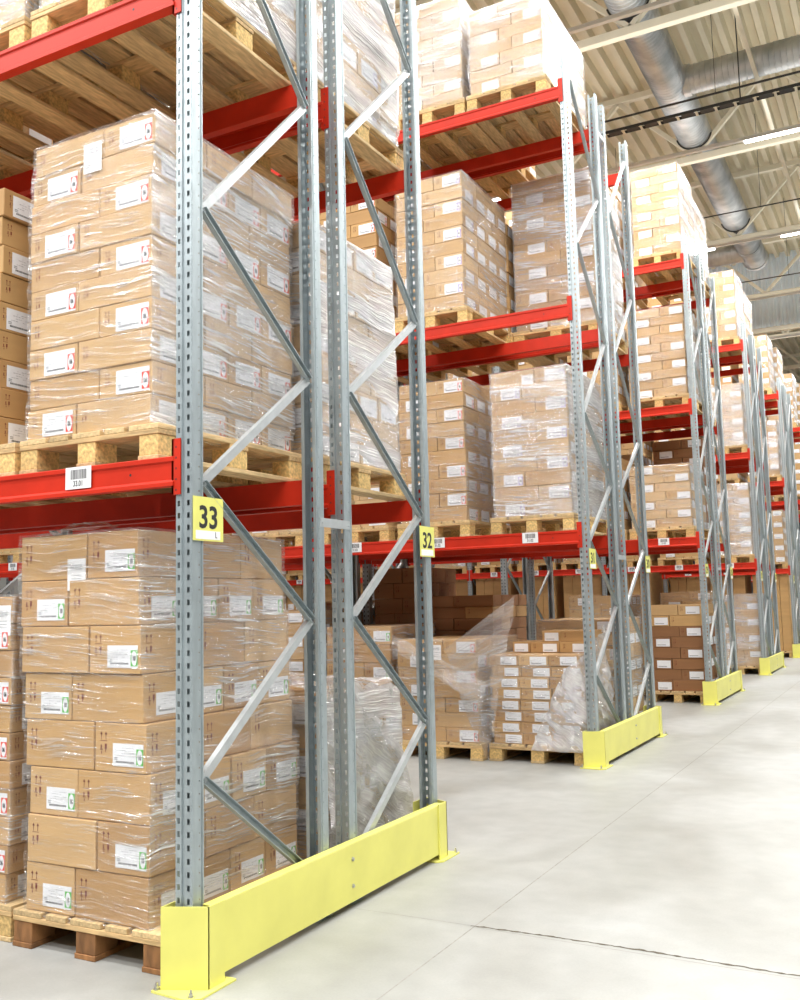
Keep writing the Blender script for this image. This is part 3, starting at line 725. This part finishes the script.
for bi, B in enumerate(boxes):
    if not B['keep']: continue
    L = B['L']; w, d, h = B['s']
    if bi in chosen:
        pn = posname(B)
        tn = TONEN[B['tone']]
        if B['ty'] == 't': lb = 'tall carton, %s on its pallet, %s' % (pn, L['name'])
        elif B.get('loose'):
            pn = ['right end of loose upper row', 'middle of loose upper row', 'left end of loose upper row', 'topmost, right', 'topmost, left'][loosec % 5]; loosec += 1
            lb = '%s carton, %s, %s' % (tn, pn, L['name'])
        elif B['i'] == L['nl']-1: lb = '%s carton, top layer, %s, %s' % (tn, pn, L['name'])
        else: lb = '%s carton, %s layer up, %s, %s' % (tn, ORD[B['i']] if B['i'] else 'bottom', pn, L['name'])
        lb = lb.replace('bottom layer up', 'bottom layer').replace('light tan', 'tan')
        o = thing('carton', lb, 'carton', B['c'], 'cartons in the '+L['name'], carton_mesh(w, d, h, B['tone'])); o.rotation_euler = (0, 0, B['rz'])
        if True:
            for sd in B['lab']:
                lc, lr, s2 = lab_xform(B, sd)
                q = link('shipping_label', label_mesh(L['lab']), o, lc, lr); q.scale = (s2*(1.15 if L['style'] == 'E' else 1), s2, 1)
                q['label'] = {'green': 'white shipping label with green ring', 'red': 'white shipping label with red ring', 'violet': 'white shipping label with violet ring', 'plain': 'white shipping label'}[L['lab']]
        if (B['ty'] == 'a' and B['j'] == 0) and L['lab'] != 'plain' and B['i'] == L['nl']-1:
            link('address_slip', white_slip(), o, (w*.36, -d/2-.0028, h*.10), (PI/2, 0, 0), label='white address slip')
    else:
        v, f, m = carton_geo(w, d, h); o = len(stuff.v); ca, sa = math.cos(B['rz']), math.sin(B['rz']); c = B['c']
        if B['hits'] == 0 and B['j'] > 0: v, f, m = v, [q for q, mm in zip(f, m) if mm == 0], [0]*sum(1 for mm in m if mm == 0)
        stuff.v += [(c[0]+x*ca-y*sa, c[1]+x*sa+y*ca, c[2]+zz) for x, y, zz in v]
        stuff.f += [tuple(o+a for a in q) for q in f]; stuff.m += [(B['tone'] if mm == 0 else 4+mm) for mm in m]
        if B['ty'] != 't' or True:
            for sd in B['lab']:
                lc, lr, s2 = lab_xform(B, sd); mt = Matrix.Translation(Vector(c)) @ Matrix.Translation(Vector(lc))
                from mathutils import Euler
                R_ = Euler(lr).to_matrix().to_4x4(); o = len(stuff.v)
                T_ = mt @ R_ @ Matrix.Diagonal((s2, s2, 1, 1))
                stuff.v += [tuple(T_ @ Vector(p)) for p in sg.v]; stuff.f += [tuple(o+a for a in q) for q in sg.f]; stuff.m += [{0: 7, 1: 7, 3: 8}.get(mm, 8) for mm in sg.m]
so = link('stacked_cartons', me_from('stacked_cartons', stuff.v, stuff.f, SM, stuff.m), None, kind='stuff', label='many small far brown cartons stacked on pallets deep in the racks', category='cartons')

# pallets (things) --------------------------------------------------
for L in keep_load:
    p = L['palg']; loc = (p[0]-p[1], L['k']*PITCH+p[2], L['zb'])
    lb = '%s pallet under the %s' % ('blue' if p[4] == 'blue' else 'wooden', L['name'])
    if L['pvis'] > 60:
        o = thing('wooden_pallet', lb, 'pallet', loc, 'wooden pallets under the carton stacks')
        for n, me, l in get_pallet(p[1], p[3], p[4]): link(n, me, o, l)
    elif L['pvis'] > 0:
        o = thing('wooden_pallet', lb, 'pallet', loc, 'wooden pallets under the carton stacks', joined_pallet(p[1], p[3], p[4]))

# stretch film ------------------------------------------------------
def film_shell(L):
    xr, w, d, k = L['xr'], L['w'], L['d'], L['k']; y0 = k*PITCH+L['y0']
    bxs = [b for b in L['bx'] if not b.get('loose')]
    x1 = max(b['c'][0]+b['s'][0]/2 for b in bxs)+.010; x0 = min(b['c'][0]-b['s'][0]/2 for b in bxs)-.010
    ya = min(b['c'][1]-b['s'][1]/2 for b in bxs)-.010; yb = max(b['c'][1]+b['s'][1]/2 for b in bxs)+.010
    z0 = L['zb']+.06; z1 = L['ztop']+.006
    near = k == 0
    st = .04 if near else .08
    lay = {}
    for b in bxs:
        q = lay.setdefault(b['i'], [9e9, -9e9, 9e9, -9e9])
        q[0] = min(q[0], b['c'][0]-b['s'][0]/2); q[1] = max(q[1], b['c'][0]+b['s'][0]/2); q[2] = min(q[2], b['c'][1]-b['s'][1]/2); q[3] = max(q[3], b['c'][1]+b['s'][1]/2)
    zb0 = L['zb']+.158; h = L['h']; nl = max(lay)+1; e = .007 if k == 0 else .010
    def ext(z):
        t = (z-zb0)/h-.5; i0 = max(0, min(nl-1, int(math.floor(t)))); i1 = min(nl-1, i0+1); f_ = min(1, max(0, t-i0))
        if t < 0: f_ = 0
        # film bridges outward over the step between two layers
        f2 = min(1, max(0, (f_-.35)/.3)); a_, b_ = lay[i0], lay[i1]
        lo = lambda u, v_: (min(u, v_) if .3 < f_ < .7 else (u if f2 < .5 else v_))
        hi = lambda u, v_: (max(u, v_) if .3 < f_ < .7 else (u if f2 < .5 else v_))
        return lo(a_[0], b_[0])-e, hi(a_[1], b_[1])+e, lo(a_[2], b_[2])-e, hi(a_[3], b_[3])+e
    z0 = L['zb']+.125; z1 = L['ztop']+.006
    nu = 14 if not near else 26; nd = 18 if not near else 34
    def ring(X0, X1, YA, YB):
        P = []
        for i in range(nu): P.append((X0+(X1-X0)*i/nu, YA, 0, -1))
        for i in range(nd): P.append((X1, YA+(YB-YA)*i/nd, 1, 0))
        for i in range(nu): P.append((X1-(X1-X0)*i/nu, YB, 0, 1))
        for i in range(nd): P.append((X0, YB-(YB-YA)*i/nd, -1, 0))
        return P
    nz = max(4, int((z1-z0)/(.022 if near else .05))); n = 2*(nu+nd)
    P0 = ring(*ext((z0+z1)/2)); cum = [0]
    for i in range(n): cum.append(cum[-1]+math.hypot(P0[(i+1) % n][0]-P0[i][0], P0[(i+1) % n][1]-P0[i][1]))
    v = []; uv = []; f = []; sd = (k*7+L['s']*3+L['lev']*5+L['slot'])*3.1
    for a in range(nz+1):
        z = z0+(z1-z0)*a/nz; P = ring(*ext(z))
        for i in range(n+1):
            x, y, nx, ny = P[i % n]
            q = noise.noise(Vector((cum[i % n]*4+sd, z*14, sd)))*.005+noise.noise(Vector((cum[i % n]*11, z*34+sd, 1)))*.003
            q = max(q, -.004)+(.010 if a == 0 else 0)
            zz = z+(noise.noise(Vector((cum[i % n]*6, sd, 0)))*.03 if a == 0 else 0)
            v.append((x+nx*q, y+ny*q, zz)); uv.append((cum[i]+sd, z+sd*.37))
    m = n+1
    for a in range(nz):
        for i in range(n): f.append((a*m+i, a*m+i+1, (a+1)*m+i+1, (a+1)*m+i))
    o = len(v); P = ring(*ext(z1)); cx = sum(p[0] for p in P)/n; cy = sum(p[1] for p in P)/n
    for i in range(n+1):
        x, y = P[i % n][:2]; x, y = cx+(x-cx)*.82, cy+(y-cy)*.82
        v.append((x, y, z1+.003+abs(noise.noise(Vector((cum[i % n]*8, sd, 4))))*.012)); uv.append((cum[i]+sd, z1+.15+sd*.37))
    for i in range(n): f.append((nz*m+i, nz*m+i+1, o+i+1, o+i))
    side = {'film': 'film_mid', 'film_heavy': 'film_white'}[L['film']] if not L.get('film2') else L['film2']  # aisle side is whiter: film overlap plus aisle light put into the colour
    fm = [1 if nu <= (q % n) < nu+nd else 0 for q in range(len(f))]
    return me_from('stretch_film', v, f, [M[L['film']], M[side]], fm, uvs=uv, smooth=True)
for L in keep_load:
    if L['film'] and L['vis'] > 0:
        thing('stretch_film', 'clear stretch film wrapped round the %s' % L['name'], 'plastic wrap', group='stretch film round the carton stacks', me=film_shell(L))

def sheet(c00, c10, c11, c01, n, amp, sd, label, matn='crumple', fold=1):
    """wrinkled loose film between four corners"""
    c00, c10, c11, c01 = map(Vector, (c00, c10, c11, c01)); nn = (c10-c00).cross(c01-c00).normalized()
    v = []; uv = []; f = []; W = (c10-c00).length; Hh = (c01-c00).length
    for a in range(n+1):
        for b in range(n+1):
            s, t = b/n, a/n
            p = c00*(1-s)*(1-t)+c10*s*(1-t)+c11*s*t+c01*(1-s)*t
            edge = 1
            q = Vector((s*W*5+sd, t*Hh*5, sd))
            o = noise.noise(q)*1.0+abs(noise.noise(q*2.3))*.8+abs(noise.noise(q*5.1))*.4
            e2 = Vector((noise.noise(q*1.7+Vector((9, 0, 0))), noise.noise(q*1.7+Vector((0, 9, 0))), noise.noise(q*1.7+Vector((0, 0, 9)))))*amp*.8
            v.append(tuple(p+nn*amp*o+e2)); uv.append((s*W*2+sd, t*Hh*2))
    for a in range(n):
        for b in range(n): i = a*(n+1)+b; f.append((i, i+1, i+n+2, i+n+1))
    return thing('loose_film', label, 'plastic wrap', me=me_from('loose_film', v, f, [M[matn]], uvs=uv, smooth=True))
Y1 = PITCH
sheet((-1.12, Y1+.0, .06), (-1.0, Y1-.08, .03), (-.69, Y1-.06, 1.50), (-1.42, Y1-.09, 1.02), 40, .025, 2.2, 'torn film hanging like a sail between the two front floor stacks of rack 31', 'torn')
sheet((-1.98, Y1-.09, 1.02), (-1.05, Y1-.11, .50), (-1.0, Y1-.10, .72), (-1.98, Y1-.08, 1.16), 30, .02, 5.2, 'twisted band of film across the second floor stack of rack 31', 'film_heavy')
sheet((-.62, Y1-.02, .12), (-.06, Y1-.03, .12), (-.08, Y1-.02, .98), (-.30, Y1-.02, .80), 34, .022, 8.2, 'wrinkled white film pulled down over the aisle-end floor stack of rack 31')
sheet((-.075, Y1+.0, .12), (-.075, Y1+.85, .20), (-.09, Y1+.62, 1.22), (-.10, Y1+.12, .98), 34, .03, 11.2, 'loose white film bunched on the aisle side beside the 31 upright')
sheet((-.16, 1.20, .14), (-.15, 2.12, .16), (-.22, 2.0, .99), (-.20, 1.24, 1.05), 44, .028, 14.2, 'crumpled white film down the side of the rack 32 floor stack')
sheet((-.20, 1.22, 1.02), (-.22, 2.02, 1.0), (-.95, 2.0, 1.03), (-.95, 1.22, 1.03), 34, .03, 17.2, 'crumpled white film lying on top of the rack 32 floor stack')
sheet((-1.0, .05, 1.80), (-.50, .05, 1.80), (-.62, .20, 1.84), (-.92, .20, 1.86), 20, .016, 20.2, 'puckered film edge on top of the aisle-end floor stack of rack 33', 'film_heavy')

# ------------------------------------------------------------------ setting
mb = MB(); mb.box(-22, 16, -12, 62, -.2, 0); link('floor', mb.mesh('floor', [M['floor']]), kind='structure')
# sawn joints and the broken joint, thin dark fill lying in the floor
M['joint'] = mat('joint_fill', (.30, .29, .26), .8, 0, 30, .2); M['crackm'] = mat('crack_dirt', (.10, .085, .06), .9, 0, 60, .4)
mb = MB()
def strip(pts, w, m, z=.0006, jit=0, seed=1):
    r = random.Random(seed)
    L_ = []
    for i in range(len(pts)-1):
        a, b = Vector(pts[i]), Vector(pts[i+1]); n = max(1, int((b-a).length/.02)) if jit else 1
        for j in range(n): L_.append(a+(b-a)*j/n)
    L_.append(Vector(pts[-1])); d = (Vector(pts[-1])-Vector(pts[0])).normalized(); nn = Vector((-d.y, d.x))
    row = []
    for p in L_:
        q = p+nn*r.uniform(-jit, jit); ww = w*(1 if not jit else r.uniform(.35, 1.6)); row.append((q+nn*ww/2, q-nn*ww/2))
    o = len(mb.v)
    for a, b in row: mb.v += [(a.x, a.y, z), (b.x, b.y, z)]
    for i in range(len(row)-1): mb.f.append((o+2*i, o+2*i+1, o+2*i+3, o+2*i+2)); mb.m.append(m)
strip([(.68, -8), (.68, 60)], .007, 0); strip([(-6, 1.12), (.66, 1.085)], .004, 0)
strip([(.66, 1.085), (1.08, 1.092), (1.42, 1.088), (3.2, 1.0)], .013, 1, .0008, .004, 4)
strip([(.66, 1.072), (3.2, .99)], .004, 0)
strip([(.68, 7.1), (9, 7.1)], .004, 0, .0007); strip([(-.5, 13.0), (9, 13.0)], .004, 0, .0007)
strip([(5.2, -8), (5.2, 60)], .005, 0, .0007)
link('trim_1', mb.mesh('floor_joints', [M['joint'], M['crackm']], fixn=False), kind='structure')

# corrugated roof running along the aisle
def corr(name, a0, a1, pitch, depth, fn, mats):
    v = []; f = []; x = a0; prof = []
    while x < a1:
        prof += [(x, 0), (x+pitch*.42, 0), (x+pitch*.55, -depth), (x+pitch*.87, -depth)]; x += pitch
    for (t, h) in prof: v += fn(t, h)
    for i in range(len(prof)-1): f.append((2*i, 2*i+1, 2*i+3, 2*i+2))
    me = me_from(name, v, f, mats)
    return me
ZR = 11.42
link('ceiling', corr('ceiling', -12, 9, .30, .15, lambda t, h: [(t, 1.0, ZR+h), (t, 62, ZR+h)], [M['deck']]), kind='structure')
link('wall_back', corr('wall_back', -14, 10, .19, .05, lambda t, h: [(t, 26.4+h, 9.25), (t, 26.4+h, ZR)], [M['wallsheet']]), kind='structure')
mb = MB(); mb.box(-14, 10, 26.42, 26.6, 9.12, 9.26); link('trim_2', mb.mesh('wall_bottom_rail', [M['truss']]), kind='structure')
mb = MB(); mb.box(-22, 16, 61.8, 62, 0, 12); link('wall_far', mb.mesh('wall_far', [M['farwall']]), kind='structure')
mb = MB(); mb.box(-22, -21.8, 1, 62, 0, 12); link('wall_left', mb.mesh('wall_left', [M['plainwall']]), kind='structure')

ORDT = ['first', 'second', 'third', 'fourth', 'fifth', 'sixth', 'seventh', 'eighth']
TY = [10.24, 14.92, 19.63, 24.4, 29.1, 33.8, 38.5, 43.2]
for ti, ty in enumerate(TY):
    t = thing('roof_truss', 'cream steel roof truss crossing the hall, %s from the camera' % ORDT[ti], 'roof truss', (0, ty, 0), 'cream roof trusses')
    zb_, zt = 9.62, 11.13
    mb = MB(); mb.box(-12, 9, -.06, .06, zb_-.065, zb_+.065); link('bottom_chord', bevel(mb.mesh('bottom_chord', [M['truss']]), .008), t)
    mb = MB(); mb.box(-12, 9, -.06, .06, zt-.06, zt+.06); link('top_chord', bevel(mb.mesh('top_chord', [M['truss']]), .008), t)
    for q in range(-4, 4):
        xb = -.545+q*2.8
        if xb > 8.5 or xb < -11: continue
        for sx in (-1, 1):
            mb = MB(); mb.bar((xb, 0, zb_+.05), (xb+sx*1.40, 0, zt-.05), .085, .075, upv=(0, 1, 0)); link('web_member', mb.mesh('web_member', [M['truss']]), t)
def longbar(name, x, z, sz, label, cat, y0=4, y1=58, m='truss'):
    mb = MB(); mb.box(x-sz/2, x+sz/2, y0, y1, z-sz/2, z+sz/2); return thing(name, label, cat, me=mb.mesh(name, [M[m]]))
longbar('bracing_bar', .86, 9.73, .06, 'slim cream bar running lengthwise on the lower truss chords', 'roof brace')
# lamps on rails
for li, (ry) in enumerate((9.55, 14.25, 19.4, 24.1, 28.6)):
    t = thing('light_rail', 'white fluorescent light rail under the roof, %s from the camera' % ORDT[li], 'ceiling light', (0, ry, 9.44), 'fluorescent light rails')
    mb = MB(); mb.box(-8, 8, -.035, .035, -.0, .06); link('rail', mb.mesh('rail', [M['lampwhite']]), t)
    x0 = .40-2.82*3 if li != 1 else .40
    for q in range(6):
        xa = .40+2.82*(q-3)
        if li == 1 and q == 2: continue
        if li == 0 and xa < 1.4: continue
        if xa+1.43 > 8: continue
        mb = MB(); mb.box(xa, xa+1.43, -.05, .05, -.012, .0, 0); mb.cyl((-.025, -.03), .016, xa+.02, xa+1.41, 10, 'x', 1); mb.cyl((.025, -.03), .016, xa+.02, xa+1.41, 10, 'x', 1)
        link('lamp', mb.mesh('lamp', [M['lampwhite'], M['tube']]), t)
# main duct with spiral seams
def duct(name, A, B, r, axis, seam=.09):
    n = 40; a0, a1 = A, B; v = []; f = []
    steps = []; t = a0
    while t < a1:
        steps += [(t, r), (t+seam*.72, r), (t+seam*.80, r+.006), (t+seam*.92, r+.006)]; t += seam
    for (t, rr) in steps:
        for i in range(n):
            ca, sa = math.cos(2*PI*i/n), math.sin(2*PI*i/n)
            v.append((rr*ca, t, rr*sa) if axis == 'y' else (t, rr*ca, rr*sa))
    for s_ in range(len(steps)-1):
        for i in range(n): f.append((s_*n+i, s_*n+(i+1) % n, (s_+1)*n+(i+1) % n, (s_+1)*n+i))
    f += [tuple(range(n)), tuple(range(len(v)-n, len(v)))]
    me = me_from(name, v, f, [M['duct']])
    bm = bmesh.new(); bm.from_mesh(me); bmesh.ops.recalc_face_normals(bm, faces=bm.faces); bm.to_mesh(me); bm.free(); return me
dx, dz = -.545, 10.12; dr = .30
D = thing('ventilation_duct', 'large round galvanised duct running away above the racks in the roof trusses', 'ventilation duct', (dx, 0, dz))
link('duct_pipe', duct('duct_pipe', 7, 22.6, dr, 'y'), D)
mb = MB(); mb.cyl((0, 0), dr+.02, 22.6, 22.72, 40, 'y'); mb.cyl((0, 0), dr+.02, 21.4, 21.5, 40, 'y'); link('end_cap', mb.mesh('end_cap', [M['duct']], smooth=False), D)
link('branch_pipe', duct('branch_pipe', .25, 6, .235, 'x'), D, (0, 12.95, 0))
link('branch_pipe', duct('branch_pipe', -8, -.2, .27, 'x'), D, (0, 21.9, -.02))
mb = MB(); mb.cyl((0, 0), .26, .22, .34, 32, 'x'); link('branch_collar', mb.mesh('branch_collar', [M['duct']]), D, (0, 12.95, 0))
for ty in TY[:3]:
    mb = MB(); n = 20
    for i in range(n):
        a0, a1 = -PI*(.5-.42)-PI*.84*i/n, -PI*(.5-.42)-PI*.84*(i+1)/n
        for y0_, y1_ in ((-.05, .05),):
            R1_, R2_ = dr+.008, dr+.036
            p = [(R1_*math.cos(a0), R1_*math.sin(a0)), (R2_*math.cos(a0), R2_*math.sin(a0)), (R2_*math.cos(a1), R2_*math.sin(a1)), (R1_*math.cos(a1), R1_*math.sin(a1))]
            mb.prism(p, y0_, y1_, 0, 'y')
    mb.box(-.012, .012, -.02, .02, -dr-.17, -dr-.01)
    link('clamp', mb.mesh('clamp', [M['dark']]), D, (0, ty, 0), label='black cradle clamp')
# cable tray and conduits
t = thing('cable_tray', 'dark ladder cable tray hung across the hall below the roof', 'cable tray', (0, 12.45, 9.28))
mb = MB()
mb.box(-9, 9, -.075, -.065, -.028, .022); mb.box(-9, 9, .065, .075, -.028, .022); link('side_rails', mb.mesh('side_rails', [M['dark']]), t)
mb = MB(); x = -9
while x < 9: mb.box(x, x+.20, -.064, .064, -.022, -.010, 0); mb.box(x+.22, x+.26, -.075, .075, -.036, -.028, 1); x += .30
link('rungs', mb.mesh('rungs', [M['dark'], M['truss']]), t)
for x in (-5, -2.2, .62, 3.4):
    mb = MB(); mb.box(x-.008, x+.008, -.008, .008, .0, 2.0); link('hanger_rod', mb.mesh('hanger_rod', [M['dark']]), t)
for (y, z, r, w_) in ((12.1, 9.33, .018, 'beside the cable tray'), (17.1, 9.30, .014, 'between the second and third trusses'), (21.9, 9.30, .014, 'between the third and fourth trusses')):
    t = thing('conduit', 'thin dark conduit pipe crossing the hall %s' % w_, 'conduit')
    mb = MB(); mb.cyl((y, z), r, -9, 9, 8, 'x'); link('pipe', mb.mesh('pipe', [M['dark']]), t)
    for x in (-5.4, -2.6, .3, 2.9):
        mb = MB(); mb.box(x-.004, x+.004, y-.004, y+.004, z, 11.275); link('hanger_rod', mb.mesh('hanger_rod', [M['dark']]), t)

# ------------------------------------------------------------------ light
w = bpy.data.worlds.new('world'); sc.world = w; w.use_nodes = True
bg = w.node_tree.nodes['Background']; bg.inputs[0].default_value = (.93, .96, 1, 1); bg.inputs[1].default_value = .17
def area(name, loc, sx, sy, power, col=(1, .99, .975), rot=(0, 0, 0)):
    l = bpy.data.lights.new(name, 'AREA'); l.shape = 'RECTANGLE'; l.size = sx; l.size_y = sy; l.energy = power; l.color = col
    o = bpy.data.objects.new(name, l); COL.objects.link(o); o.location = loc; o.rotation_euler = rot; return o
for y in (-8.5, -5.5, -2.6):
    area('rail_and_fill_light', (-1.0, y, 9.36), 19, .14, 1700)  # unseen strips over the front aisle, added to brighten near front faces
for y in (1.2, 5.4, 9.55, 14.25, 19.4, 24.1, 28.6, 34, 40):
    area('rail_and_fill_light', (3.2, y, 9.36), 11, .14, 1000)
for y in (1.2, 5.4, 9.55, 14.25, 19.4, 24.1, 28.6):
    area('roof_fill_light', (.5, y, 9.5), 14, 2.2, 140, rot=(PI, 0, 0))  # added upward fill that brightens the roof, standing in for tube spill
for y in (3.7, 9.0, 14.3, 19.6):
    area('aisle_light', (-5.5, y, 9.3), 9, .14, 350)
sc.view_settings.view_transform = 'Standard'; sc.view_settings.look = 'None'; sc.view_settings.gamma = 1; sc.view_settings.use_curve_mapping = False
sc.view_settings.exposure = -.60
sc.cycles.use_denoising = True
sc.cycles.max_bounces = 8; sc.cycles.diffuse_bounces = 4; sc.cycles.transparent_max_bounces = 24; sc.cycles.glossy_bounces = 3
sc.cycles.sample_clamp_indirect = 6; sc.cycles.caustics_reflective = False; sc.cycles.caustics_refractive = False
